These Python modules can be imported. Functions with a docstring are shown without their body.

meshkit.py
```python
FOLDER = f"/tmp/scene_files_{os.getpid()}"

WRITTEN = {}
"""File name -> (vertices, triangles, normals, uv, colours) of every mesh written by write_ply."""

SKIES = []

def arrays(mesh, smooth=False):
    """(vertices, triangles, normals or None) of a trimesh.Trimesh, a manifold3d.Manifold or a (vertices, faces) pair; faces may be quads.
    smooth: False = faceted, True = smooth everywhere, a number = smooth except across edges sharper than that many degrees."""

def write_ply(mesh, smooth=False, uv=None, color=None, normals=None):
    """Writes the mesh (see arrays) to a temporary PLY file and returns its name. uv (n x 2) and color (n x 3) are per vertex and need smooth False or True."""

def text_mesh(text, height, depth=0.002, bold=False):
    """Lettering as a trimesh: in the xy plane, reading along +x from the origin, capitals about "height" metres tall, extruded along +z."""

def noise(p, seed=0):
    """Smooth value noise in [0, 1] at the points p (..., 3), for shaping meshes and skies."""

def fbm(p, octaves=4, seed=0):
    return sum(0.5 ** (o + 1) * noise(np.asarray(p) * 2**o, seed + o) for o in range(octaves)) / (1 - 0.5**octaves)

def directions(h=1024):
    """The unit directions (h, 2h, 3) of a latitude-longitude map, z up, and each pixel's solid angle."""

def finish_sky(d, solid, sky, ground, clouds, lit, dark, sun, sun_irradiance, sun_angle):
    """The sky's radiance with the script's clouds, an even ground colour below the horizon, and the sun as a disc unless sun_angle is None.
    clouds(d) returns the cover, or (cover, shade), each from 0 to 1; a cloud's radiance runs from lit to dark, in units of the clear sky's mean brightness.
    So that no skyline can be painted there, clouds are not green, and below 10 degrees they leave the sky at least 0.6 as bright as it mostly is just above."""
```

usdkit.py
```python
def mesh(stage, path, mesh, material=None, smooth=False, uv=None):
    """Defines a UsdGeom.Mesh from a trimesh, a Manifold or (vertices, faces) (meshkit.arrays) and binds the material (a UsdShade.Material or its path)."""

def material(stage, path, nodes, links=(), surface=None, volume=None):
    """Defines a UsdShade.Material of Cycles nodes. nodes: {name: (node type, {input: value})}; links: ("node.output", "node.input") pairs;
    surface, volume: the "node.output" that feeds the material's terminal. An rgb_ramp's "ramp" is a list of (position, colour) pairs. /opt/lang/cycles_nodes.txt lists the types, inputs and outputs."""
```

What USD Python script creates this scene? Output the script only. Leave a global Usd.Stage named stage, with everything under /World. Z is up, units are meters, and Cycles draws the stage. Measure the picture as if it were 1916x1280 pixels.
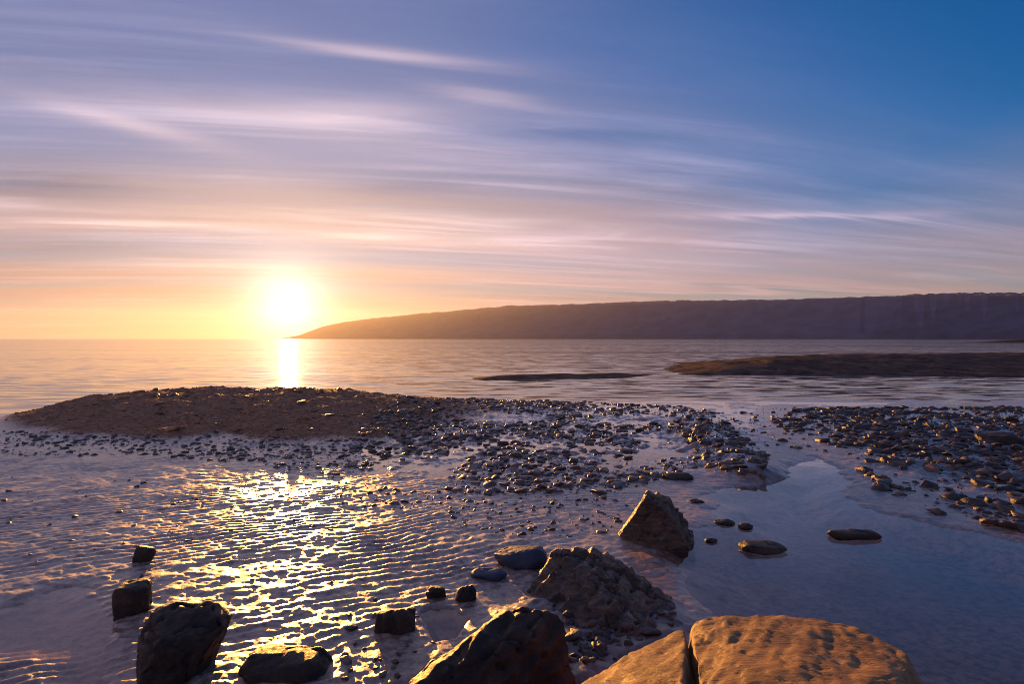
import math, numpy as np, trimesh, usdkit, meshkit, manifold3d
import shapely
from shapely import Polygon, points as shp_points, contains_xy
from pxr import Usd, UsdGeom, UsdLux, UsdShade, Sdf, Gf, Vt

stage = Usd.Stage.CreateInMemory()
UsdGeom.SetStageUpAxis(stage, 'Z'); UsdGeom.SetStageMetersPerUnit(stage, 1.0)
UsdGeom.Xform.Define(stage, '/World'); UsdGeom.Scope.Define(stage, '/World/Looks')
# ------------------------------------------------------------------ camera
F = 1171.0 / 1916.0            # focal length as a fraction of the picture's width
CAM_H = 1.1
cam = UsdGeom.Camera.Define(stage, '/World/camera')
cam.CreateHorizontalApertureAttr(36.0); cam.CreateVerticalApertureAttr(36.0 * 685 / 1024)
cam.CreateFocalLengthAttr(36.0 * F); cam.CreateClippingRangeAttr(Gf.Vec2f(0.05, 60000))
cam.CreateExposureAttr(2.24)
xf = UsdGeom.Xformable(cam); xf.AddTranslateOp().Set((0, 0, CAM_H)); xf.AddRotateXOp().Set(90 - 0.29)
# ------------------------------------------------------------------ sun and sky
SUN_EL, SUN_AZ = math.radians(2.85), math.atan2(540 - 958, 1171)
SUN = np.array([math.sin(SUN_AZ) * math.cos(SUN_EL), math.cos(SUN_AZ) * math.cos(SUN_EL), math.sin(SUN_EL)])
sun = UsdLux.DistantLight.Define(stage, '/World/sun')
sun.CreateIntensityAttr(0.52); sun.CreateAngleAttr(0.5); sun.CreateNormalizeAttr(True); sun.CreateColorAttr(Gf.Vec3f(1.0, 0.42, 0.085))
sx = UsdGeom.Xformable(sun)
zc = SUN; xc = np.cross([0, 0, 1.0], zc); xc /= np.linalg.norm(xc); yc = np.cross(zc, xc)
sx.MakeMatrixXform().Set(Gf.Matrix4d(*xc, 0, *yc, 0, *zc, 0, 0, 0, 0, 1))

SKY_STRENGTH = 0.1
dome = UsdLux.DomeLight.Define(stage, '/World/sky')
dome.GetPrim().SetCustomDataByKey('kind', 'structure')

n, L = {}, []
def nd(name, kind, **kw): n[name] = (kind, kw); return name
def ln(*pairs):
    for a, b in pairs: L.append((a, b))
def M(name, op, a, b=None, c=None, clamp=False):
    kw = {'math_type': op}
    if clamp: kw['use_clamp'] = True
    src = []
    for k, v in (('value1', a), ('value2', b), ('value3', c)):
        if v is None: continue
        if isinstance(v, str): src.append((v, f'{name}.{k}'))
        else: kw[k] = v
    nd(name, 'math', **kw); ln(*src); return f'{name}.value'
def mixc(name, mode, fac, a, b):
    kw = {'mix_type': mode}; src = []
    for k, v in (('fac', fac), ('color1', a), ('color2', b)):
        if isinstance(v, str): src.append((v, f'{name}.{k}'))
        else: kw[k] = v
    nd(name, 'mix', **kw); ln(*src); return f'{name}.color'
def remap(name, v, a, b, c=0.0, d=1.0, kind='smoothstep'):
    nd(name, 'map_range', range_type=kind, from_min=a, from_max=b, to_min=c, to_max=d, clamp=True); ln((v, f'{name}.value')); return f'{name}.result'

nd('tc', 'texture_coordinate'); nd('sep', 'separate_xyz'); ln(('tc.generated', 'sep.vector'))
nd('sky', 'sky_texture', sky_type='single_scattering', sun_disc=False, sun_elevation=SUN_EL, sun_rotation=SUN_AZ, altitude=0.0, air_density=1.0, aerosol_density=0.02, ozone_density=6.0)
# a sheet of high thin cloud, seen in perspective: streaks run along one direction of the sheet
zz = M('zz', 'add', M('zpos', 'maximum', 'sep.z', 0.0), 0.07)
u = M('u', 'divide', 'sep.x', zz); v = M('v', 'divide', 'sep.y', zz)
A = math.radians(14)     # the streaks' bearing in the sheet, measured from +x towards +y
al = M('al', 'add', M('al1', 'multiply', u, math.cos(A)), M('al2', 'multiply', v, math.sin(A)))
ac = M('ac', 'subtract', M('ac1', 'multiply', v, math.cos(A)), M('ac2', 'multiply', u, math.sin(A)))
nd('cv', 'combine_xyz', z=0.0); ln((al, 'cv.x'), (ac, 'cv.y'))
nd('map1', 'mapping', scale=(0.16, 0.75, 1.0), location=(3.1, 1.7, 0)); ln(('cv.vector', 'map1.vector'))
nd('n1', 'noise_texture', scale=1.0, detail=5.0, roughness=0.5, distortion=0.3); ln(('map1.vector', 'n1.vector'))
nd('map2', 'mapping', scale=(0.22, 2.2, 1.0), location=(7.3, 4.1, 0)); ln(('cv.vector', 'map2.vector'))
nd('n2', 'noise_texture', scale=1.0, detail=7.0, roughness=0.66, distortion=0.6); ln(('map2.vector', 'n2.vector'))
# angle to the sun
nd('dot', 'vector_math', math_type='dot_product', vector2=tuple(SUN)); ln(('tc.generated', 'dot.vector1'))
c = M('cosg', 'maximum', 'dot.value', 0.0)
g1 = M('g1', 'power', c, 1000.0); g2 = M('g2', 'power', c, 250.0); g3 = M('g3', 'power', c, 25.0); g4 = M('g4', 'power', c, 4.0)
# how much of the sky the thin cloud veils: all of it low on the left, nothing high on the right
w = M('w', 'add', 'sep.x', M('w1', 'multiply', M('w0', 'minimum', 'sep.z', 0.46), 1.2))
side = remap('side', w, 0.3, 1.05, 1.0, 0.0)
high = remap('high', 'sep.z', 0.14, 0.46, 1.0, 0.42)
low = remap('low', 'sep.z', 0.03, 0.33, 1.0, 0.0)
veil = M('veil', 'multiply', M('sl', 'maximum', side, low), high)
streak = remap('streak', 'n1.fac', 0.28, 0.68)
cover = M('cover', 'multiply', veil, M('cvr', 'add', M('cv3', 'multiply', streak, 0.45), 0.58), clamp=True)
nd('map4', 'mapping', scale=(0.55, 1.1, 1.0), location=(1.3, 8.8, 0)); ln(('cv.vector', 'map4.vector'))
nd('n4', 'noise_texture', scale=1.0, detail=4.0, roughness=0.55, distortion=0.8); ln(('map4.vector', 'n4.vector'))
nd('map5', 'mapping', scale=(0.9, 9.0, 1.0), location=(2.3, 5.8, 0)); ln(('cv.vector', 'map5.vector'))
nd('n5', 'noise_texture', scale=1.0, detail=5.0, roughness=0.6); ln(('map5.vector', 'n5.vector'))
patch = remap('patch', 'n4.fac', 0.36, 0.62, 0.35, 1.35)
thin = M('thin', 'multiply', M('thin2', 'add', remap('thin1', 'n2.fac', 0.40, 0.72), M('fib', 'multiply_add', 'n5.fac', 0.5, -0.25)), patch)
cl = mixc('cl1', 'mix', g4, (0.92, 0.74, 1.02), (1.42, 1.06, 1.12))
cl = mixc('cl2', 'mix', g3, cl, (1.85, 1.38, 1.25))
b = M('bright', 'add', M('br1', 'multiply', thin, 0.46), 0.71)
nd('cbr', 'combine_xyz'); ln((b, 'cbr.x'), (b, 'cbr.y'), (b, 'cbr.z'))
def wisp(k, p, q, wid, amp):
    # one streak of cirrus between two bearings (survey px), as a soft line on the plane of tan(azimuth), tan(elevation)
    a0 = np.array([(p[0] - 958) / 1171, (634 - p[1]) / 1171]); a1 = np.array([(q[0] - 958) / 1171, (634 - q[1]) / 1171])
    d_ = a1 - a0; Ln = np.hypot(*d_); d_ /= Ln; nrm = np.array([-d_[1], d_[0]])
    t = M(f'wt{k}', 'add', M(f'wa{k}', 'multiply', gx, d_[0] / Ln), M(f'wb{k}', 'multiply_add', gz, d_[1] / Ln, -float(a0 @ d_) / Ln))
    o = M(f'wo{k}', 'add', M(f'wc{k}', 'multiply', gxn, nrm[0] / wid), M(f'wd{k}', 'multiply_add', gzn, nrm[1] / wid, -float(a0 @ nrm) / wid))
    e = M(f'we{k}', 'exponent', M(f'wf{k}', 'multiply', M(f'wg{k}', 'multiply', o, o), -1.0))
    tt = M(f'wh{k}', 'subtract', t, 0.5)
    f = M(f'wi{k}', 'exponent', M(f'wj{k}', 'multiply', M(f'wk{k}', 'multiply', tt, tt), -7.0))
    return M(f'wl{k}', 'multiply', M(f'wm{k}', 'multiply', e, f), amp)
ys = M('ys', 'maximum', 'sep.y', 0.05)
gx = M('gx', 'divide', 'sep.x', ys); gz = M('gz', 'divide', 'sep.z', ys)
wob = M('wob', 'subtract', 'n1.fac', 0.5); wob2 = M('wob2', 'subtract', 'n2.fac', 0.5)
gxn = M('gxn', 'multiply_add', wob, 0.05, gx); gzn = M('gzn', 'add', gz, M('wz', 'add', M('wz1', 'multiply', wob, 0.10), M('wz2', 'multiply', wob2, 0.05)))
acc = None
for k, (p, q, wid, amp) in enumerate([((420, 70), (1010, 138), .011, .55), ((20, 185), (460, 305), .016, .35), ((760, 165), (1060, 215), .013, .35), ((1230, 388), (1800, 388), .006, .5), ((560, 433), (800, 433), .006, .4), ((820, 440), (1260, 428), .008, .35),
        ((-60, 400), (520, 408), .008, .35), ((500, 210), (900, 225), .02, .22), ((900, 545), (1600, 520), .008, .25), ((-50, 205), (1000, 220), .030, .20), ((450, 455), (1500, 440), .040, .22), ((700, 512), (1750, 492), .026, .30), ((250, 260), (1150, 320), .035, .16), ((950, 556), (1800, 540), .005, .45), ((-150, 335), (330, 345), .024, -.30), ((820, 258), (1360, 266), .013, -.25), ((600, 350), (960, 352), .012, -.16), ((-100, 475), (300, 470), .013, -.18), ((1150, 352), (1900, 350), .014, -.20), ((100, 85), (520, 110), .016, -.12)]):
    x = wisp(k, p, q, wid, amp); acc = x if acc is None else M(f'wsum{k}', 'add', acc, x)
b = M('bright2', 'add', b, acc)
for a_ in ('x', 'y', 'z'): L.remove(('bright.value', 'cbr.' + a_)); L.append((b, 'cbr.' + a_))
cover = M('cover2', 'add', cover, M('accp', 'maximum', M('acch', 'multiply', acc, 0.5), 0.0), clamp=True)
cl = mixc('cl3', 'multiply', 1.0, cl, 'cbr.vector')
warm = remap('warm', 'sep.z', 0.0, 0.2, 0.8, 0.0)
cl = mixc('cl4', 'mix', warm, cl, (1.1, 0.66, 0.47))
s = mixc('skc', 'mix', cover, mixc('deep', 'multiply', 1.0, 'sky.color', (0.40, 0.60, 0.54)), cl)
s = mixc('add2', 'add', g2, s, (0.6, 0.53, 0.43))
s = mixc('add1', 'add', g1, s, (1.7, 1.5, 1.25))
nd('bg', 'background_shader', strength=SKY_STRENGTH); ln((s, 'bg.color'))
skym = usdkit.material(stage, '/World/Looks/sky_air', n, L, surface='bg.background')
UsdShade.MaterialBindingAPI.Apply(dome.GetPrim()).Bind(skym)

# ------------------------------------------------------------------ helpers
used = {}
def fresh(name):
    k = used.get(name, 0); used[name] = k + 1
    return '/World/' + (name if k == 0 else f'{name}_{k:03d}')
def tag(p, label=None, category=None, group=None, kind=None):
    p = p.GetPrim() if hasattr(p, 'GetPrim') else p
    for k, x in (('label', label), ('category', category), ('group', group), ('kind', kind)):
        if x: p.SetCustomDataByKey(k, x)
    return p
def world(px, py, z=0.0):
    """A spot on the level z, measured off the survey picture (1916 x 1280)."""
    Y = (CAM_H - z) * 1171.0 / (np.asarray(py, float) - 634.0)
    return (np.asarray(px, float) - 958.0) / 1171.0 * Y, Y
def at(px, py, Y):
    return ((px - 958.0) / 1171.0 * Y, Y, CAM_H - (py - 634.0) / 1171.0 * Y)
def sstep(x, a, b):
    t = np.clip((x - a) / (b - a), 0, 1); return t * t * (3 - 2 * t)
def N2(x, y, s, seed=0, octaves=3):
    return meshkit.fbm(np.stack([x * s, y * s, np.zeros_like(x) + 0.37], -1), octaves, seed) - 0.5
# ------------------------------------------------------------------ materials
def rock_material(name, c0, c1, c2, scale, rough, bump=0.6, stretch=(1, 1, 1), spec=0.5, ao=0.0):
    return usdkit.material(stage, '/World/Looks/' + name, {
        "tc": ("texture_coordinate", {}), "map": ("mapping", {"scale": stretch, "rotation": (0.5, 0.3, 0.9)}), "geo": ("geometry", {}),
        "n1": ("noise_texture", {"scale": scale, "detail": 8.0, "roughness": 0.72, "distortion": 0.5}),
        "n2": ("noise_texture", {"scale": scale * 7, "detail": 5.0, "roughness": 0.65}),
        "n3": ("voronoi_texture", {"scale": scale * 5}),
        "r": ("rgb_ramp", {"ramp": [(0.0, c0), (0.36, c0), (0.52, c1), (0.68, c2), (1.0, c2)]}),
        "rr": ("map_range", {"from_min": 0.3, "from_max": 0.7, "to_min": rough - 0.14, "to_max": rough + 0.2, "clamp": True}),
        "h": ("math", {"math_type": "multiply_add", "value2": 0.35}),
        "b": ("bump", {"strength": bump, "distance": 0.02}),
        "p": ("principled_bsdf", {"specular_ior_level": spec})},
        [("geo.position", "map.vector"), ("map.vector", "n1.vector"), ("map.vector", "n2.vector"), ("geo.position", "n3.vector"), ("n1.fac", "r.fac"), ("r.color", "p.base_color"),
         ("n2.fac", "rr.value"), ("rr.result", "p.roughness"), ("n1.fac", "h.value1"), ("n2.fac", "h.value3"), ("h.value", "b.height"), ("b.normal", "p.normal")], surface="p.BSDF")
MAT = {
    'dark': rock_material('dark_wet_rock', (.019, .011, .008), (.048, .027, .017), (.10, .056, .032), 9, .5, .5, spec=.28),
    'slate': rock_material('blue_slate', (.020, .024, .038), (.035, .042, .066), (.055, .062, .085), 7, .5, .3),
    'brown': rock_material('brown_layered_rock', (.035, .018, .010), (.13, .068, .038), (.26, .15, .09), 8, .42, .8, (1, 1, 5)),
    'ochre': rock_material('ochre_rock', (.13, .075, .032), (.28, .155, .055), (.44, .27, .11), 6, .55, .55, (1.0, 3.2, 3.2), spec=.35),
    'rubble_a': rock_material('rubble_stone_dark', (.022, .013, .011), (.055, .032, .024), (.12, .07, .05), 14, .45, .4),
    'rubble_b': rock_material('rubble_stone_mauve', (.08, .052, .045), (.17, .115, .10), (.30, .21, .18), 14, .36, .4),
    'spit': rock_material('weedy_shingle', (.035, .016, .010), (.12, .055, .032), (.24, .125, .08), 1.6, .8, .8, spec=.08),
    'bank': rock_material('bank_pebble', (.18, .072, .034), (.45, .20, .10), (.58, .32, .18), 14, .7, .4, spec=.15),
    'rubble_c': rock_material('rubble_stone_brown', (.05, .025, .014), (.13, .066, .038), (.24, .13, .08), 14, .38, .4),
}
# ------------------------------------------------------------------ the beach: one height field round the tripod
def smooth_mask(poly, X, Y, soft, wob=0.0):
    """1 inside the polygon of survey points, falling to 0 over "soft" metres inside its edge."""
    pts = [world(*p) for p in poly]
    P = Polygon(pts); X0, Y0 = X, Y
    X, Y = X0 + wob * N2(X0, Y0, 2.2, 61, 4), Y0 + wob * N2(X0, Y0, 2.2, 62, 4)
    out = np.zeros(X.shape)
    x0, y0, x1, y1 = P.bounds
    sel = (X > x0) & (X < x1) & (Y > y0) & (Y < y1)
    pp = shp_points(X[sel], Y[sel]); shapely.prepare(P)
    d = np.where(shapely.contains(P, pp), shapely.distance(P.exterior, pp), 0)
    out[sel] = sstep(d, 0, soft)
    return out
POOL = [(1185, 1010), (1290, 975), (1310, 925), (1400, 905), (1440, 862), (1520, 850), (1590, 885), (1640, 930), (1690, 968), (1850, 988), (1930, 1015), (2300, 1080), (2600, 1330), (2600, 1700), (700, 1700), (1080, 1330), (1250, 1180), (1215, 1075)]
POOL_L = [(-500, 1150), (60, 1112), (150, 1085), (215, 1088), (248, 1150), (262, 1210), (262, 1500), (60, 1500), (40, 1250), (-500, 1240)]
POOL_S = [(775, 1150), (800, 1138), (850, 1142), (880, 1165), (845, 1200), (795, 1210)]
def ground(X, Y, full=False):
    X, Y = np.asarray(X, float), np.asarray(Y, float)
    Yp = np.maximum(Y, 0.3); px = 958 + 1171 * X / Yp
    R = np.hypot(X, Y)
    z = 0.016 + 0.03 * N2(X, Y, 0.9, 1) * sstep(R, 0.5, 3) + 0.012 * N2(X, Y, 3.1, 2)
    # ripples: long crests that run away to the right, broken and bent by a slow warp
    wx = X + 0.26 * N2(X, Y, 1.3, 5, 2) + 0.10 * N2(X, Y, 6, 6, 3); wy = Y + 0.26 * N2(X, Y, 1.3, 7, 2) + 0.10 * N2(X, Y, 6, 8, 3)
    th = np.radians(58) + 0.9 * N2(X, Y, 0.45, 9, 1)
    s = (wx * -np.cos(th) + wy * np.sin(th)) / 0.064
    ph = s - np.floor(s); prof = np.where(ph < 0.64, ph / 0.64, (1 - ph) / 0.36); prof = prof * prof * (3 - 2 * prof)
    amp = np.clip(0.6 + 3.6 * N2(X, Y, 1.9, 11, 3), 0.0, 1.7) * (1 - sstep(Y, 5.0, 7.5)) * (1 - 0.75 * sstep(px, 780, 1150))
    z += 0.0066 * amp * (prof - 0.5) + (0.007 * N2(X, Y, 37, 28, 2) + 0.021 * N2(X, Y, 14, 12, 4) + 0.014 * N2(X, Y, 5, 22, 3)) * (1 - sstep(Y, 7, 12)) * (0.5 + 0.5 * (1 - sstep(px, 900, 1300)))
    # beach falls away to the sea; shallow flats in the middle and on the right
    z -= 0.05 * sstep(Y, 9.0, 15.0) + 0.22 * sstep(Y, 15, 22) + 0.5 * sstep(Y, 30, 60)
    z += 0.06 * N2(X * 0.16, Y, 0.9, 14, 3) * sstep(Y, 8.5, 11)
    # shingle bank on the left
    hb = np.interp(px, [-260, -120, 0, 100, 180, 260, 400, 560, 650, 740, 830, 950, 1100], [0, .01, .03, .10, .20, .22, .235, .235, .19, .13, .06, .03, 0.0])
    yc = np.interp(px, [-200, 0, 100, 180, 260, 400, 700, 1000], [7.4, 8.0, 9.0, 9.8, 10.3, 10.8, 10.7, 10.0])
    foot = 6.55 + 1.1 * N2(X, Y * 0.3, 0.8, 15, 2) + 1.1 * N2(X, Y, 2.6, 29, 4)
    z -= 0.25 * sstep(Y, yc + 0.2, yc + 2.6) * (1 - sstep(px, 620, 860))
    front = sstep(Y, foot, yc); back = 1 - sstep(Y, yc, yc + 2.2)
    bank = hb * np.where(Y < yc, 0.38 * sstep(Y, foot - 0.35, foot + 0.7) + 0.62 * front, back)
    z += bank * (1 + 0.45 * N2(X, Y, 1.7, 16, 3)) + sstep(bank, 0.01, 0.1) * (0.10 * N2(X, Y, 3.4, 17, 3) + 0.05 * N2(X, Y, 10, 27, 2))
    # rubble: a low stony rise in the middle, a bed of stones on the right
    rub = sstep(px, 620, 760) * (1 - sstep(px, 1330, 1480)) * sstep(Y, 4.6, 5.6) * (1 - sstep(Y, 9.0, 11.0))
    cx, cy = world(1290, 800); dx, dy = world(1405, 890)
    t = np.clip(((X - cx) * (dx - cx) + (Y - cy) * (dy - cy)) / ((dx - cx) ** 2 + (dy - cy) ** 2), 0, 1)
    dl = np.hypot(X - cx - t * (dx - cx), Y - cy - t * (dy - cy)); ridge = np.exp(-(dl / 0.28) ** 2)
    bed = sstep(px, 1520, 1760) * sstep(Y, 4.05 + 0.9 * (1 - sstep(px, 1600, 1900)), 4.7 + 0.9 * (1 - sstep(px, 1600, 1900))) * (1 - sstep(Y, 7.6, 9.5))
    nook = smooth_mask([(960, 1110), (1290, 1150), (1330, 1190), (1120, 1330), (740, 1330), (860, 1190)], X, Y, 0.12, 0.12)
    z += (1.5 * rub + 1.4 * bed + 0.7 * nook) * (0.085 * np.abs(N2(X, Y, 4.2, 23, 4)) - 0.006 + 0.045 * N2(X, Y, 11, 24, 3)) + 0.02 * nook
    z += rub * (-0.012 + 0.05 * N2(X, Y, 2.2, 18, 3)) + 0.085 * ridge + bed * (0.012 + 0.11 * N2(X, Y, 1.6, 19, 3))
    # low bars further out
    # pools
    p1 = smooth_mask(POOL, X, Y, 0.55, 0.55); p2 = smooth_mask(POOL_L, X, Y, 0.28, 0.3); p3 = smooth_mask(POOL_S, X, Y, 0.06, 0.1)
    pool = np.maximum(np.maximum(p1, p2), p3)
    z = z * (1 - 0.85 * pool) - 0.11 * p1 - 0.028 * p2 - 0.035 * p3 + 0.02 * p1 * N2(X, Y, 5, 21, 2)
    z += 0.02 * np.clip(-Y, 0, 30)          # the beach rises behind the tripod
    if full:
        return z, np.clip(sstep(bank, 0.015, 0.06), 0, 1), np.clip(rub * sstep(N2(X, Y, 1.5, 71, 3), -0.08, 0.12) + ridge + bed + nook, 0, 1), np.clip(rub + sstep(Y, 7, 9) * sstep(px, 640, 800), 0, 1)
    return z
r = [0.0 + 0.25 * k for k in range(1, 5)]
while r[-1] < 90:
    q = r[-1]; r.append(q * (1.035 if q < 1.45 else 1.0034 if q < 6.5 else 1.006 if q < 12 else 1.014))
r = np.array(r)
front = np.linspace(-46, 46, 860); side_r = 46 + np.cumsum(np.geomspace(0.2, 14, 26)); side_r = side_r[side_r < 178]
ang = np.radians(np.concatenate([-side_r[::-1], front, side_r, [182.0]])); ang[-1] = ang[0] + 2 * np.pi
RR, AA = np.meshgrid(r, ang, indexing='ij')
GX, GY = RR * np.sin(AA), RR * np.cos(AA)
GZ, bankm, rubm, wetm = ground(GX.ravel(), GY.ravel(), True)
V = np.stack([GX.ravel(), GY.ravel(), GZ], 1)
nr, na = RR.shape
i, j = np.meshgrid(np.arange(nr - 1), np.arange(na - 1), indexing='ij'); i = (i * na + j).ravel()
Fq = np.stack([i, i + na, i + na + 1, i + 1], 1)[:, ::-1]
cz = float(ground(np.array([0.0]), np.array([0.01]))[0])
V = np.vstack([V, [0, 0, cz]]); k0 = np.arange(na - 1)
F3 = np.vstack([Fq[:, [0, 1, 2]], Fq[:, [0, 2, 3]], np.stack([np.full(na - 1, len(V) - 1), k0 + 1, k0], 1)])
nv = V[F3[0]]; 
if np.cross(nv[1] - nv[0], nv[2] - nv[0])[2] < 0: F3 = F3[:, ::-1]
sand = usdkit.material(stage, '/World/Looks/wet_sand', {
    "geo": ("geometry", {}), "az": ("attribute", {"attribute": "shingle"}), "sepz": ("separate_color", {}),
    "n1": ("noise_texture", {"scale": 2.2, "detail": 5.0, "roughness": 0.6}), "n2": ("noise_texture", {"scale": 42.0, "detail": 5.0, "roughness": 0.75}),
    "n3": ("noise_texture", {"scale": 16.0, "detail": 5.0, "roughness": 0.7}),
    "g": ("noise_texture", {"scale": 26.0, "detail": 6.0, "roughness": 0.75}), "gm": ("map_range", {"from_min": 0.40, "from_max": 0.56, "to_min": 0.36, "to_max": 1.0, "clamp": True}), "gc": ("combine_xyz", {}), "mg": ("mix", {"mix_type": "multiply", "fac": 1.0}), "c1": ("rgb_ramp", {"ramp": [(0.3, (.29, .16, .11)), (0.7, (.56, .355, .27))]}),
    "c2": ("rgb_ramp", {"ramp": [(0.25, (.16, .066, .032)), (0.5, (.44, .20, .105)), (0.75, (.58, .32, .19))]}),
    "mixb": ("mix", {}), "c3": ("rgb_ramp", {"ramp": [(0.3, (.07, .038, .026)), (0.7, (.20, .12, .09))]}), "mixr": ("mix", {}),
    "ra": ("map_range", {"from_min": 0.35, "from_max": 0.65, "to_min": 0.34, "to_max": 0.52, "clamp": True}),
    "rw": ("mix_float", {"b": 0.10}), "rb": ("mix_float", {"b": 0.8}), "sp": ("mix_float", {"a": 0.5, "b": 0.06}), "cw": ("math", {"math_type": "subtract", "value1": 0.9, "use_clamp": True}),
    "b": ("bump", {"strength": 0.55, "distance": 0.007}), "b2": ("bump", {"distance": 0.05}),
    "p": ("principled_bsdf", {"ior": 1.5, "coat_roughness": 0.33, "coat_ior": 1.33})},
    [("az.color", "sepz.color"), ("geo.position", "n1.vector"), ("geo.position", "n2.vector"), ("geo.position", "n3.vector"), ("n1.fac", "c1.fac"), ("n3.fac", "c2.fac"), ("n3.fac", "c3.fac"),
     ("geo.position", "g.vector"), ("g.fac", "gm.value"), ("gm.result", "gc.x"), ("gm.result", "gc.y"), ("gm.result", "gc.z"), ("c1.color", "mg.color1"), ("gc.vector", "mg.color2"), ("mg.color", "mixr.color1"), ("c3.color", "mixr.color2"), ("sepz.g", "mixr.fac"), ("mixr.color", "mixb.color1"), ("c2.color", "mixb.color2"), ("sepz.r", "mixb.fac"), ("mixb.color", "p.base_color"),
     ("n1.fac", "ra.value"), ("ra.result", "rw.a"), ("sepz.b", "rw.fac"), ("rw.result", "rb.a"), ("sepz.r", "rb.fac"), ("rb.result", "p.roughness"), ("sepz.r", "sp.fac"), ("sp.result", "p.specular_ior_level"), ("cw.value", "p.coat_weight"), ("sepz.r", "cw.value2"),
     ("n2.fac", "b.height"), ("n3.fac", "b2.height"), ("sepz.r", "b2.strength"), ("b.normal", "b2.normal"), ("b2.normal", "p.normal")], surface="p.BSDF")
beach = usdkit.mesh(stage, '/World/beach', (V, F3), sand, smooth=True)
pv = UsdGeom.PrimvarsAPI(beach).CreatePrimvar('shingle', Sdf.ValueTypeNames.Color3fArray, 'vertex')
col = np.zeros((len(V), 3), np.float32); col[:-1, 0] = bankm; col[:-1, 1] = rubm; col[:-1, 2] = wetm
pv.Set(Vt.Vec3fArray.FromNumpy(col)); tag(beach, kind='structure')
# ------------------------------------------------------------------ sea and pools
rs = np.concatenate([np.geomspace(9.6, 200, 56), np.geomspace(230, 6500, 40)]); aa = np.radians(np.linspace(-95, 95, 160))
RS, AS = np.meshgrid(rs, aa, indexing='ij')
SV = np.stack([(RS * np.sin(AS)).ravel(), (RS * np.cos(AS)).ravel(), np.zeros(RS.size)], 1)
i, j = np.meshgrid(np.arange(len(rs) - 1), np.arange(len(aa) - 1), indexing='ij'); i = (i * len(aa) + j).ravel()
SF = np.stack([i, i + 1, i + len(aa) + 1, i + len(aa)], 1)
nv = SV[SF[0][:3]]
if np.cross(nv[1] - nv[0], nv[2] - nv[0])[2] < 0: SF = SF[:, ::-1]
water = usdkit.material(stage, '/World/Looks/sea_water', {
    "geo": ("geometry", {}), "m1": ("mapping", {"scale": (0.012, 0.11, 1)}), "m2": ("mapping", {"scale": (1.1, 4.2, 1)}),
    "n1": ("noise_texture", {"scale": 1.0, "detail": 4.0}), "n2": ("noise_texture", {"scale": 1.0, "detail": 3.0}),
    "s": ("separate_color", {}), "amp": ("map_range", {"range_type": "smoothstep", "from_min": 0.36, "from_max": 0.64, "to_min": 0.12, "to_max": 0.46, "clamp": True}),
    "ax": ("math", {"math_type": "subtract", "value2": 0.5}), "ay": ("math", {"math_type": "subtract", "value2": 0.5}), "bx": ("math", {"math_type": "multiply", "value2": 0.17}), "by": ("math", {"math_type": "multiply"}),
    "c": ("combine_xyz", {"z": 1.0}), "nn": ("vector_math", {"math_type": "normalize"}),
    "p": ("principled_bsdf", {"base_color": (.05, .045, .055), "roughness": 0.09, "ior": 1.33})},
    [("geo.position", "m1.vector"), ("geo.position", "m2.vector"), ("m1.vector", "n1.vector"), ("m2.vector", "n2.vector"), ("n2.color", "s.color"), ("n1.fac", "amp.value"),
     ("s.r", "ax.value1"), ("s.g", "ay.value1"), ("ax.value", "bx.value1"), ("ay.value", "by.value1"), ("amp.result", "by.value2"), ("bx.value", "c.x"), ("by.value", "c.y"), ("c.vector", "nn.vector1"), ("nn.vector", "p.normal")], surface="p.BSDF")
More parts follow.
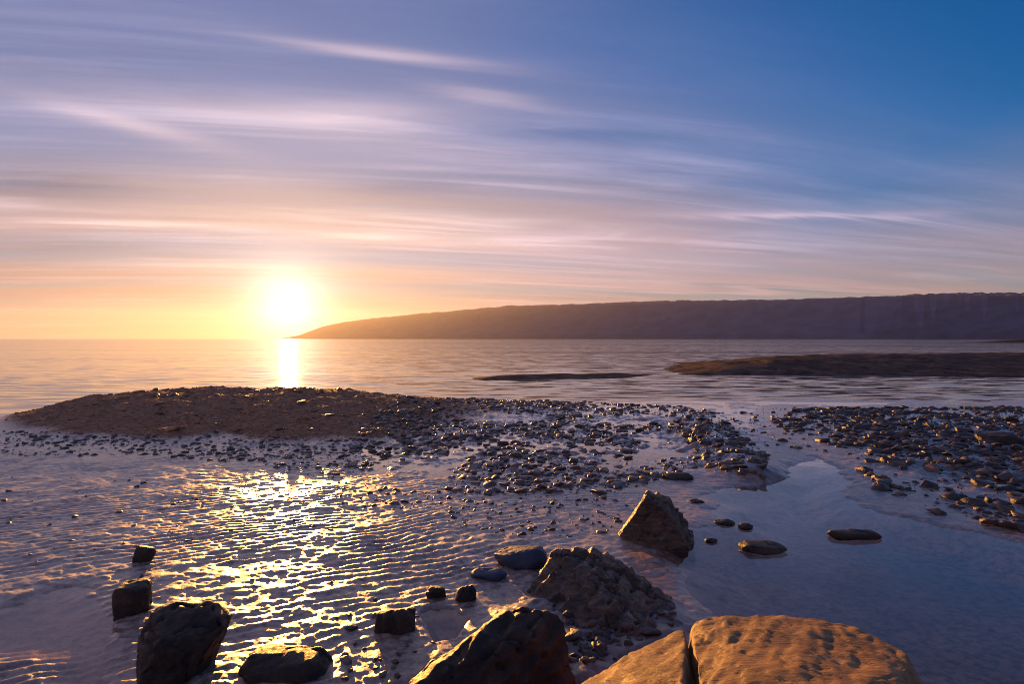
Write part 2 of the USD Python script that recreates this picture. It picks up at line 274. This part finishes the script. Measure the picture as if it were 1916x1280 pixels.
tag(usdkit.mesh(stage, '/World/sea', (SV, SF), water, smooth=True), kind='structure')
poolm = usdkit.material(stage, '/World/Looks/pool_water', {
    "geo": ("geometry", {}), "n": ("noise_texture", {"scale": 3.5, "detail": 2.0}), "b": ("bump", {"strength": 0.12, "distance": 0.01}),
    "dt": ("vector_math", {"math_type": "dot_product"}), "ab": ("math", {"math_type": "absolute"}), "om": ("math", {"math_type": "subtract", "value1": 1.0}),
    "p5": ("math", {"math_type": "power", "value2": 5.0}), "fr": ("math", {"math_type": "multiply_add", "value2": 0.98, "value3": 0.02, "use_clamp": True}),
    "t": ("transparent_bsdf", {"color": (.95, .82, .76)}), "g": ("glossy_bsdf", {"color": (1, 1, 1), "roughness": 0.03}), "mx": ("mix_closure", {})},
    [("geo.position", "n.vector"), ("n.fac", "b.height"), ("b.normal", "g.normal"), ("geo.incoming", "dt.vector1"), ("geo.true_normal", "dt.vector2"), ("dt.value", "ab.value1"), ("ab.value", "om.value2"), ("om.value", "p5.value1"), ("p5.value", "fr.value1"),
     ("fr.value", "mx.fac"), ("t.BSDF", "mx.closure1"), ("g.BSDF", "mx.closure2")], surface="mx.closure")
def pool_sheet(name, poly, z, grow):
    P = Polygon([world(*p) for p in poly]).buffer(grow)
    v, f = trimesh.creation.triangulate_polygon(P, engine='earcut')
    tag(usdkit.mesh(stage, fresh(name), (np.column_stack([v, np.full(len(v), z)]), f), poolm), kind='structure')
pool_sheet('tide_pool', POOL, 0.004, 0.25); pool_sheet('tide_pool', POOL_L, 0.0045, 0.06); pool_sheet('tide_pool', POOL_S, 0.005, 0.02)
pool_sheet('tide_pool', [(660, 905), (690, 800), (760, 757), (1300, 752), (1960, 757), (2100, 1000), (1900, 985), (1700, 960), (1640, 920), (1590, 875), (1520, 842), (1430, 850), (1380, 895), (1300, 915), (1150, 940), (900, 945)], 0.0065, 0.0)
# ------------------------------------------------------------------ headland and far point
px = np.array([520, 560, 600, 640, 700, 800, 900, 950, 1100, 1200, 1440, 1600, 1690, 1800, 1916, 2100, 2600])
py = np.array([634, 627, 612, 603, 595, 585, 577, 572, 568, 563, 560, 556, 551, 548, 547, 540, 520])
xs = np.linspace(520, 2600, 500); ty = np.interp(xs, px, py)
D = np.interp(xs, [520, 1916, 2600], [5200, 2300, 1900]); H = np.maximum((634 - ty) / 1171 * D, 0)
H = H * (1 + .05 * (meshkit.fbm(np.stack([xs / 12, 0 * xs, 0 * xs], 1), 4) - .5))
prof = [(-420, 0), (-400, .10), (-340, .24), (-260, .40), (-160, .68), (-60, .94), (0, 1.0), (120, .9), (500, .4), (900, 0)]
vs = []
pd = np.array([p[0] for p in prof]); pk = np.array([p[1] for p in prof]); rows = np.unique(np.concatenate([pd, np.linspace(-420, 900, 46)]))
for d in rows:
    k = float(np.interp(d, pd, pk))
    sc = np.clip(H / 60, 0.05, 1); Y = D + d * sc; X = (xs - 958) / 1171 * Y
    z = H * k * (1 - 0.32 * sstep(k, 0, .3) * sstep(1 - k, 0, .25) * np.abs(meshkit.fbm(np.stack([X / 150 + 0.9 * d / 110, d / 170 + 0 * xs - 0.2 * X / 150, 0 * xs], 1), 4, 3) - .5)) - (3 if k == 0 else 0)
    vs.append(np.stack([X, Y, z], 1))
HV = np.vstack(vs); nx = len(xs); HF = np.vstack([np.stack([np.arange(nx - 1) + q * nx, np.arange(nx - 1) + q * nx + 1, np.arange(nx - 1) + q * nx + nx + 1, np.arange(nx - 1) + q * nx + nx], 1) for q in range(len(rows) - 1)])
hillm = usdkit.material(stage, '/World/Looks/haze_tinted_moorland', {"geo": ("geometry", {}), "n": ("noise_texture", {"scale": 0.012, "detail": 5.0}), "r": ("rgb_ramp", {"ramp": [(.35, (.085, .078, .115)), (.65, (.125, .112, .155))]}), "p": ("principled_bsdf", {"roughness": .9})},  # pale blue of distant haze is put into the hill base colour
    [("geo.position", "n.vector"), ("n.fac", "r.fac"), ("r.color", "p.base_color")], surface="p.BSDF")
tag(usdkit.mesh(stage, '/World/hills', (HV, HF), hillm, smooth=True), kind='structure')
# a low dark point of land on the far right, 170 m away
u = np.linspace(0, 1, 60); w_ = np.linspace(-1, 1, 15); U, W = np.meshgrid(u, w_, indexing='ij')
PX = 118 + U * 150; PY = 172 + 40 * U + W * (6 + 10 * U)
PZ = (1 - W ** 2) * (0.15 + 2.1 * sstep(U, 0, 0.35)) * (1 + 0.7 * N2(PX, PY, 0.12, 31, 3)) - 0.25
i, j = np.meshgrid(np.arange(59), np.arange(14), indexing='ij'); i = (i * 15 + j).ravel()
tag(usdkit.mesh(stage, '/World/far_point', (np.stack([PX.ravel(), PY.ravel(), PZ.ravel()], 1), np.stack([i, i + 15, i + 16, i + 1], 1)), MAT['spit'], smooth=True), kind='structure')
def low_bar(name, x0, x1, y0, y1, step, height, mat):
    gx_, gy_ = np.meshgrid(np.arange(x0, x1, step), np.arange(y0, y1, step), indexing='ij'); z = height(gx_, gy_)
    i, j = np.meshgrid(np.arange(gx_.shape[0] - 1), np.arange(gx_.shape[1] - 1), indexing='ij'); i = (i * gx_.shape[1] + j).ravel(); w = gx_.shape[1]
    f = np.stack([i, i + w, i + w + 1, i + 1], 1); zz_ = z.ravel(); f = f[zz_[f].max(1) > -0.05]
    t_ = trimesh.Trimesh(np.stack([gx_.ravel(), gy_.ravel(), zz_], 1), np.vstack([f[:, [0, 1, 2]], f[:, [0, 2, 3]]]), process=False); t_.remove_unreferenced_vertices()
    tag(usdkit.mesh(stage, '/World/' + name, t_, MAT[mat], smooth=True), kind='structure')
def spit_h(X, Y):
    px_ = 958 + 1171 * X / Y; yc_ = np.interp(px_, [1230, 1450, 1916], [21.5, 23.5, 25.5])
    hs = np.interp(px_, [1235, 1340, 1450, 1600, 1916, 2300], [0, .24, .50, .58, .62, .62]); near = np.interp(px_, [1200, 1450, 1900], [2.6, 4.6, 7.6])
    t_ = np.where(Y < yc_, (yc_ - Y) / near, (Y - yc_) / 9.0); base = np.clip(1 - t_ ** 2, -1, 1)
    return hs * base * 0.85 - 0.03 + 0.30 * np.abs(N2(X, Y, 0.55, 20, 4)) * hs + 0.16 * N2(X, Y, 1.6, 25, 4) * sstep(base, -0.2, 0.3) - 0.3 * (1 - sstep(base, -0.6, 0.0))
low_bar('shingle_spit', 4.0, 34.0, 14.5, 36.0, 0.11, spit_h, 'spit')
def bar_h(X, Y):
    px_ = 958 + 1171 * X / Y; c_ = 17.3 + 0.35 * X + 1.6 * N2(X, 0 * X, 0.4, 33, 2)
    k_ = sstep(px_, 790, 960) * (1 - sstep(px_, 1120, 1340)); return -0.10 + 0.19 * k_ * np.exp(-((Y - c_) / 1.1) ** 2) + 0.08 * N2(X, Y, 1.5, 34, 4) * k_
low_bar('sand_bar', -3.5, 5.5, 14.0, 22.0, 0.09, bar_h, 'spit')
# ------------------------------------------------------------------ air
hz = usdkit.material(stage, '/World/Looks/haze_air', {"v": ("principled_volume", {"color": (.88, .88, .97), "density": 1.75e-5, "anisotropy": .70})}, volume="v.volume")
tag(usdkit.mesh(stage, '/World/haze', trimesh.creation.box([15000, 8700, 275], trimesh.transformations.translation_matrix([0, 2250, 133])), hz), kind='stuff')

# ------------------------------------------------------------------ boulders
def rfbm(v, freq, octaves, seed):
    """Fractal noise, about -0.5 to 0.5, each octave turned at random so that no lattice shows."""
    out, amp_, tot = 0, 1.0, 0
    for o in range(octaves):
        R_ = trimesh.transformations.random_rotation_matrix(np.random.default_rng(seed * 31 + o).uniform(size=3))[:3, :3]
        out = out + amp_ * (meshkit.noise((v * freq * 2.07 ** o) @ R_.T + 13.7 * o + seed, seed + o) - 0.5); tot += amp_; amp_ *= 0.52
    return out / tot * 1.5
def rock_mesh(pts, edge, seed, rough=0.02, smooth=3, cuts=16, cut=0.10, crease=0.6, strata=None, strata_amp=0.0, strata_len=0.05, streak=None, streak_amp=0.0):
    pts = np.asarray(pts, float); m = manifold3d.Manifold.hull_points(pts); rg = np.random.default_rng(seed); c = pts.mean(0)
    for _ in range(cuts):            # broken faces
        q = rg.normal(size=3); q[2] = abs(q[2]) * 0.8; q /= np.linalg.norm(q); top = (pts @ q).max(); m = m.trim_by_plane(list(-q), -float(top - rg.uniform(0.1, 1.0) * cut * (top - c @ q)))
    m = m.refine_to_length(edge).to_mesh()
    t = trimesh.Trimesh(np.array(m.vert_properties[:, :3], float), np.array(m.tri_verts), process=True)
    trimesh.smoothing.filter_laplacian(t, lamb=0.5, iterations=smooth)
    v, nn = np.array(t.vertices), np.array(t.vertex_normals)
    d = rough * (1.1 * rfbm(v, 5, 3, seed) + 0.55 * rfbm(v, 16, 4, seed + 1) + 0.25 * rfbm(v, 60, 3, seed + 2))
    for k_, f_ in ((5, 4.0), (6, 9.0)):
        d -= rough * crease * (1 - sstep(np.abs(rfbm(v, f_, 2, seed + k_)), 0, 0.03))
    if strata is not None:
        a = np.asarray(strata, float); a /= np.linalg.norm(a)
        q = (v @ a + 0.035 * rfbm(v, 5, 3, seed + 9)) / strata_len; fq = q - np.floor(q)
        d += strata_amp * (np.where(fq < 0.75, fq / 0.75, (1 - fq) / 0.25) - 0.5) * (0.25 + 1.3 * meshkit.noise(np.stack([np.floor(q), 0 * q, 0 * q], -1) + 0.01, seed)) * (0.5 + 1.2 * np.clip(rfbm(v, 4, 2, seed + 12) + 0.4, 0, 1))
    if streak is not None:           # fine flutes along one direction
        a = np.asarray(streak, float); a /= np.linalg.norm(a)
        w_ = v - 0.86 * (v @ a)[:, None] * a; d += streak_amp * (rfbm(w_, 17, 3, seed + 14) + 0.5 * rfbm(w_, 45, 2, seed + 15))
    t.vertices = v + nn * d[:, None]
    return t
def rock(name, pts, mat, label, edge=0.012, seed=1, category='rock', **kw):
    t = rock_mesh(pts, edge, seed, **kw)
    b = np.asarray(pts).min(0) * 0.5 + np.asarray(pts).max(0) * 0.5; b[2] = 0.0
    t.apply_translation(-b)
    m = usdkit.mesh(stage, fresh(name), t, MAT[mat], smooth=True)
    UsdGeom.Xformable(m).AddTranslateOp().Set(tuple(b)); tag(m, label, category)
    return m
def lump(px, py_base, w, h, d=None, seed=1, top=0.62, yaw=0.0):
    """Points of a stone whose near foot stands at the survey spot: w wide, h high, d deep."""
    rng = np.random.default_rng(seed); d = d or w * 0.9
    x0, y0 = world(px, py_base); y0 = y0 + d / 2; x0 = (px - 958) / 1171 * y0
    q = rng.normal(size=(30, 3)); q /= np.linalg.norm(q, axis=1)[:, None]
    q = np.sign(q) * np.abs(q) ** top; q *= rng.uniform(0.84, 1.08, (30, 1))
    c_, s_ = math.cos(yaw), math.sin(yaw)
    out = [(x0 + (a * c_ - b * s_) * w / 2, y0 + (a * s_ + b * c_) * d / 2, h * 0.36 + c * h * (0.66 if c > 0 else 0.7)) for a, b, c in q]
    return out
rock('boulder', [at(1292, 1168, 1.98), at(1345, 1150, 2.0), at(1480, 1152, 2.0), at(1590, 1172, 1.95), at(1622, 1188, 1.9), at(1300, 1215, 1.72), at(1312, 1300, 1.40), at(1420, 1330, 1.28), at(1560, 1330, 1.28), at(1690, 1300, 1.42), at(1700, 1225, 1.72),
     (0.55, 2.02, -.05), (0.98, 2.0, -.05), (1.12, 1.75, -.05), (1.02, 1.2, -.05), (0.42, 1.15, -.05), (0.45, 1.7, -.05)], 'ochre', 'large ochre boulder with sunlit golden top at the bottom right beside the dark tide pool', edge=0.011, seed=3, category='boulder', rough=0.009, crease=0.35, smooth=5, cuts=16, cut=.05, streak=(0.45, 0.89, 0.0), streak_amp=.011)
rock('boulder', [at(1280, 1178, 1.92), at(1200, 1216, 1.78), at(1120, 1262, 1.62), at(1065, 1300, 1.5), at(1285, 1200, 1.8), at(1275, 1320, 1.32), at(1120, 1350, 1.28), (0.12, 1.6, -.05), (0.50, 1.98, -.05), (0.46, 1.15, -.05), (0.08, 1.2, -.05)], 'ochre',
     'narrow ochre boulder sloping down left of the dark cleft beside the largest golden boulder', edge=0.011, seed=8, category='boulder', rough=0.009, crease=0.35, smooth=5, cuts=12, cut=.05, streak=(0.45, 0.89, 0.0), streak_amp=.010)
rock('boulder', [at(955, 1136, 2.0), at(1045, 1146, 1.98), at(1066, 1190, 1.93), at(885, 1188, 1.9), at(775, 1288, 1.74), at(960, 1210, 1.84), at(1020, 1150, 2.1), (-.40, 2.02, -.05), (-.12, 2.26, -.05), (.16, 2.26, -.05), (.21, 1.84, -.05), (-.05, 1.72, -.05), (-.26, 1.6, -.05)], 'dark',
     'black wedge shaped boulder in front of the layered rock, its left edge catching the light', edge=0.010, seed=5, category='boulder', rough=0.026, smooth=2, cuts=8, cut=.06, strata=(-0.75, 0.2, 0.6), strata_amp=0.008, strata_len=0.06)
rock('layered_rock', [at(1048, 1024, 2.85), at(1108, 1020, 2.85), at(1150, 1046, 2.8), at(1205, 1086, 2.72), at(1258, 1122, 2.62), at(1290, 1160, 2.45), at(1200, 1180, 2.25), at(1020, 1062, 2.75), at(985, 1112, 2.66), at(1080, 1075, 2.6), at(1130, 1110, 2.45), (0.0, 2.62, -.05), (.72, 2.62, -.05), (.66, 2.14, -.05), (.22, 2.12, -.05), (.12, 2.98, -.05), (.5, 3.0, -.05)], 'brown',
     'brown rock mound with slanting pale layers standing behind the black wedge boulder', edge=0.011, seed=6, rough=0.034, smooth=4, cuts=12, cut=.06, strata=(-0.7, 0.25, 0.65), strata_amp=0.013, strata_len=0.058)
rock('pointed_rock', [at(1214, 918, 3.55), at(1246, 928, 3.5), at(1268, 950, 3.42), at(1205, 930, 3.40), at(1250, 960, 3.3), at(1196, 938, 3.5), at(1178, 975, 3.42), at(1160, 1005, 3.4), at(1262, 955, 3.5), at(1290, 990, 3.45), at(1230, 985, 3.3), (.58, 3.5, -.06), (1.0, 3.5, -.06), (.95, 3.25, -.06), (.68, 3.2, -.06), (.7, 3.75, -.06), (.92, 3.7, -.06)], 'brown',
     'pointed brown rock standing alone at the left edge of the tide pool', edge=0.012, seed=11, rough=0.03, smooth=2, cuts=8, cut=.05, strata=(-0.8, 0.2, 0.5), strata_amp=0.028, strata_len=0.06)
rock('round_boulder', lump(340, 1318, .32, .235, .30, 31, .85, .4), 'dark', 'rounded black boulder at the bottom left, left of the golden glitter', seed=21, category='boulder', rough=0.026, smooth=7, cuts=10, cut=.08)
rock('blocky_rock', lump(247, 1168, .135, .135, .13, 22, .5, .3), 'dark', 'small blocky black rock at the edge of the left pool behind the round boulder', seed=22, rough=0.01, smooth=2)
rock('flat_stone', lump(532, 1300, .30, .065, .22, 23, .7), 'dark', 'low flat dark stone in the golden ripples at the bottom edge', seed=23, category='stone', rough=0.012, smooth=4)
rock('cobble', lump(740, 1208, .165, .10, .15, 24, .75), 'dark', 'dark rounded cobble on the sand left of the black wedge boulder', seed=24, category='stone', rough=0.01, smooth=4)
rock('cobble', lump(815, 1140, .09, .055, .08, 25, .8), 'dark', 'small dark cobble on the sand behind the small pool', seed=25, category='stone', rough=0.006, smooth=3, edge=.008)
rock('cobble', lump(871, 1143, .10, .065, .09, 26, .8), 'dark', 'small black cobble between the blue slate stone and the black wedge boulder', seed=26, category='stone', rough=0.008, smooth=3, edge=.008)
rock('slate_stone', lump(975, 1084, .26, .10, .24, 27, .75), 'slate', 'smooth blue grey stone at the left foot of the layered rock', seed=27, category='stone', rough=0.008, smooth=8)
rock('slate_stone', lump(915, 1110, .18, .045, .12, 28, .75), 'slate', 'flat dark blue stone in front of the smooth blue grey stone', seed=28, category='stone', rough=0.006, smooth=6)
rock('cobble', lump(268, 1064, .105, .085, .09, 29, .7), 'dark', 'lone dark stone on the rippled sand above the blocky black rock', seed=29, category='stone', rough=0.008, smooth=2, edge=.008)
for n_, (qx, qy, w, h, d, lab) in enumerate([
        (1355, 997, .125, .030, .10, 'small dark stone in the pool right of the pointed rock'), (1396, 1011, .085, .028, .08, 'tiny dark stone in the pool between the small and the long flat stone'),
        (1430, 1046, .26, .045, .16, 'long flat black stone lying in the middle of the pool'), (1597, 1019, .30, .040, .16, 'low flat dark stone far right in the pool, towards the rubble bed'),
        (1332, 1042, .075, .02, .07, 'barely emerging dark stone left of the long flat stone in the pool'), (1268, 906, .26, .055, .2, 'flat dark stone on the wet sand behind the pointed rock'),
        (1303, 957, .12, .03, .1, 'small flat dark stone just right of the pointed rock'), (1878, 838, .52, .12, .4, 'broad black rock at the right edge of the picture behind the rubble bed')]):
    rock('pool_stone', lump(qx, qy, w * 1.05, h, d, 40 + n_, .85), 'dark', lab, seed=40 + n_, category='stone', rough=0.008, smooth=3, edge=0.012)
# ------------------------------------------------------------------ rubble: the 300 largest in view are things, the rest is shingle
rng = np.random.default_rng(12)
def proto(seed):
    q = np.random.default_rng(seed).normal(size=(12, 3)); q /= np.linalg.norm(q, axis=1)[:, None]
    m = manifold3d.Manifold.hull_points(q * np.array([1.0, 0.78, 0.42])).refine(3).to_mesh()
    t = trimesh.Trimesh(np.array(m.vert_properties[:, :3], float), np.array(m.tri_verts), process=True); trimesh.smoothing.filter_laplacian(t, lamb=.4, iterations=1)
    v = np.array(t.vertices); t.vertices = v * (1 + .5 * (meshkit.fbm(v * 2.2 + seed, 3, seed) - .5))[:, None]
    return t
protos = [proto(100 + k) for k in range(9)]
ZONES = [  # survey polygon, how many, sizes, materials, group, label
    ([(640, 850), (700, 790), (760, 752), (900, 748), (1080, 752), (1290, 762), (1330, 800), (1300, 880), (1150, 930), (900, 930), (740, 925), (640, 900)], 8200, (.009, .080), 'abbcc', 'rubble stones between the bank and the pool', 'small wet stone in the rubble between the brown shingle bank and the tide pool'),
    ([(1270, 775), (1330, 770), (1440, 860), (1425, 905), (1340, 895), (1290, 840)], 700, (.014, .085), 'aacc', 'stones of the dark ridge', 'dark wet stone on the low stony ridge running down to the tide pool'),
    ([(1440, 790), (1500, 765), (1960, 765), (1990, 1010), (1880, 995), (1700, 965), (1640, 915), (1580, 858), (1490, 825)], 5200, (.009, .11), 'aaaac', 'stones of the right hand rubble bed', 'wet stone in the dark rubble bed right of the tide pool'),
    ([(-40, 812), (300, 826), (660, 830), (720, 850), (640, 905), (480, 872), (250, 855), (-40, 858)], 1300, (.010, .050), 'aabcc', 'stones at the foot of the bank', 'small stone at the wet foot of the brown shingle bank'),
    ([(1330, 775), (1500, 762), (1620, 800), (1560, 850), (1440, 840)], 170, (.012, .07), 'aac', 'stones between ridge and bed', 'small stone on the wet flat between the low ridge and the rubble bed'),
    ([(60, 800), (200, 760), (420, 742), (700, 748), (740, 800), (640, 826), (300, 826)], 420, (.022, .11), 'ccdd', 'cobbles on the bank', 'cobble embedded in the brown shingle bank'),
    ([(600, 900), (760, 925), (1000, 920), (1180, 940), (1160, 1010), (940, 1010), (760, 960), (640, 960)], 260, (.009, .042), 'aab', 'scattered stones in front of the rubble', 'small stone scattered on wet sand in front of the rubble'),
    ([(0, 890), (560, 890), (640, 1000), (620, 1120), (330, 1090), (0, 1060)], 90, (.008, .03), 'aac', 'pebbles on the rippled sand', 'small dark pebble on the rippled wet sand left of the glitter'),
    ([(620, 1130), (700, 1120), (880, 1180), (800, 1290), (640, 1290)], 34, (.012, .034), 'aabc', 'pebbles by the cobble', 'small pebble on sand around the dark cobble and black wedge boulder'),
    ([(985, 1120), (1060, 1160), (1280, 1165), (1240, 1200), (1130, 1262), (1075, 1270), (1060, 1180)], 110, (.014, .052), 'aaac', 'pebbles between the boulders', 'pebble in the hollow between the black wedge boulder and ochre boulder')]
stones = []
for zi, (poly, count, (s0, s1), mats, group, label) in enumerate(ZONES):
    P = Polygon([world(*p) for p in poly]); x0, y0, x1, y1 = P.bounds; n_ = 0
    Ppx = Polygon(poly); bx = Ppx.bounds
    while n_ < count:
        # even over the ground, leaning towards near stones
        X, Y = rng.uniform(x0, x1), rng.uniform(y0, y1)
        if not contains_xy(P, X, Y): continue
        if zi in (0, 2, 3) and float(N2(np.array(X), np.array(Y), 1.3, 55, 2)) < rng.uniform(-0.16, 0.10) * (1 if zi == 0 else 1.3): continue
        s = s0 * (s1 / s0) ** (rng.uniform() ** 2.4); n_ += 1
        stones.append((s / Y, X, Y, s, rng.integers(9), mats[rng.integers(len(mats))], rng.uniform(0, 6.28), rng.uniform(-.25, .25), rng.uniform(.75, 1.25), group, label))
stones.sort(key=lambda q: -q[0])
SX = np.array([q[1] for q in stones]); SY = np.array([q[2] for q in stones]); SZ = ground(SX, SY)
def stone_matrix(q, z):
    M4 = trimesh.transformations.euler_matrix(q[7], q[7] * .6, q[6]) @ np.diag([q[3], q[3] * q[8], q[3], 1.0]); M4[:3, 3] = (q[1], q[2], z + q[3] * 0.02); return M4
rest = {'a': [], 'b': [], 'c': [], 'd': []}
for k, q in enumerate(stones):
    M4 = stone_matrix(q, max(SZ[k], -0.03))
    if k < 300:
        t = protos[q[4]].copy(); A4 = M4.copy(); A4[:3, 3] = 0; t.apply_transform(A4)
        m = usdkit.mesh(stage, fresh('stone'), t, MAT['bank' if q[5] == 'd' else 'rubble_' + q[5]], smooth=45); UsdGeom.Xformable(m).AddTranslateOp().Set(tuple(map(float, M4[:3, 3]))); X_, Y_ = q[1], q[2]; spx = 958 + 1171 * X_ / Y_; spy = 634 + 1171 * CAM_H / Y_; lab, grp = q[10], q[9]
        tone = {'a': 'black', 'b': 'greyish', 'c': 'brown', 'd': 'reddish'}[q[5]]
        if 'right hand' in grp:
            where = ('along the pool edge' if spy > 915 else 'at its far side' if spy < 820 else 'in its middle') + (' by picture edge' if spx > 1780 else ' towards low ridge' if spx < 1600 else '')
            tone = ('large ' if q[3] > .075 else 'small ' if q[3] < .05 else 'middling ') + tone
            lab, grp = f'{tone} stone in rubble bed right of pool, {where}', f'{grp}, {tone}, {where}'
        elif 'between the bank' in grp:
            where = ('near the brown bank' if spx < 800 else 'near the low ridge' if spx > 1150 else 'midway') + (', far side' if spy < 800 else ', near side' if spy > 880 else '')
            lab, grp = f'{tone} stone in rubble left of the pool, {where}', f'{grp}, {tone}, {where}'
        else:
            lab, grp = f'{tone} {lab.replace("dark wet ", "wet ").replace("small dark ", "small ")}', f'{grp}, {tone}'
        tag(m, lab, 'stone', grp)
    else:
        rest[q[5]].append((q[4], M4))
# pebbles of the shingle bank and the spit
for poly, count, s0, s1 in (([(-150, 830), (0, 800), (180, 765), (420, 740), (640, 745), (790, 760), (740, 835), (300, 832), (0, 836)], 7000, .008, .028), ):
    P = Polygon([world(*p) for p in poly]); P = Polygon([(-7.5, 6.5), (-1.0, 6.5), (-1.0, 11.6), (-3, 12), (-7, 11), (-8.5, 8)]); x0, y0, x1, y1 = P.bounds
    X = rng.uniform(x0, x1, count); Y = rng.uniform(y0, y1, count); ok = contains_xy(P, X, Y); X, Y = X[ok], Y[ok]; Z, bk, _, _ = ground(X, Y, True)
    for x, y, z, kb in zip(X, Y, Z, bk):
        if kb > 0.5:
            s = s0 * (s1 / s0) ** (rng.uniform() ** 1.5)
            rest['d' if rng.uniform() < .85 else 'c'].append((int(rng.integers(9)), stone_matrix((0, x, y, s, 0, '', rng.uniform(0, 6.28), rng.uniform(-.3, .3), 1.0), z)))
NAMES = {'a': 'dark_pebbles', 'b': 'pale_pebbles', 'c': 'brown_pebbles', 'd': 'bank_pebbles'}
for key, lst in rest.items():
    allv, allf, off = [], [], 0
    for pi_, M4 in lst:
        t = protos[pi_]; allv.append(t.vertices @ M4[:3, :3].T + M4[:3, 3]); allf.append(t.faces + off); off += len(t.vertices)
    m = usdkit.mesh(stage, fresh(NAMES[key]), (np.vstack(allv), np.vstack(allf)), MAT['bank' if key == 'd' else 'rubble_' + key], smooth=True)
    tag(m, {'a': 'dark pebbles strewn through the rubble and the bank', 'b': 'pale pebbles strewn between the darker rubble stones', 'c': 'dark brown pebbles strewn through the rubble', 'd': 'brown pebbles covering the low shingle bank'}[key], 'pebbles', kind='stuff')
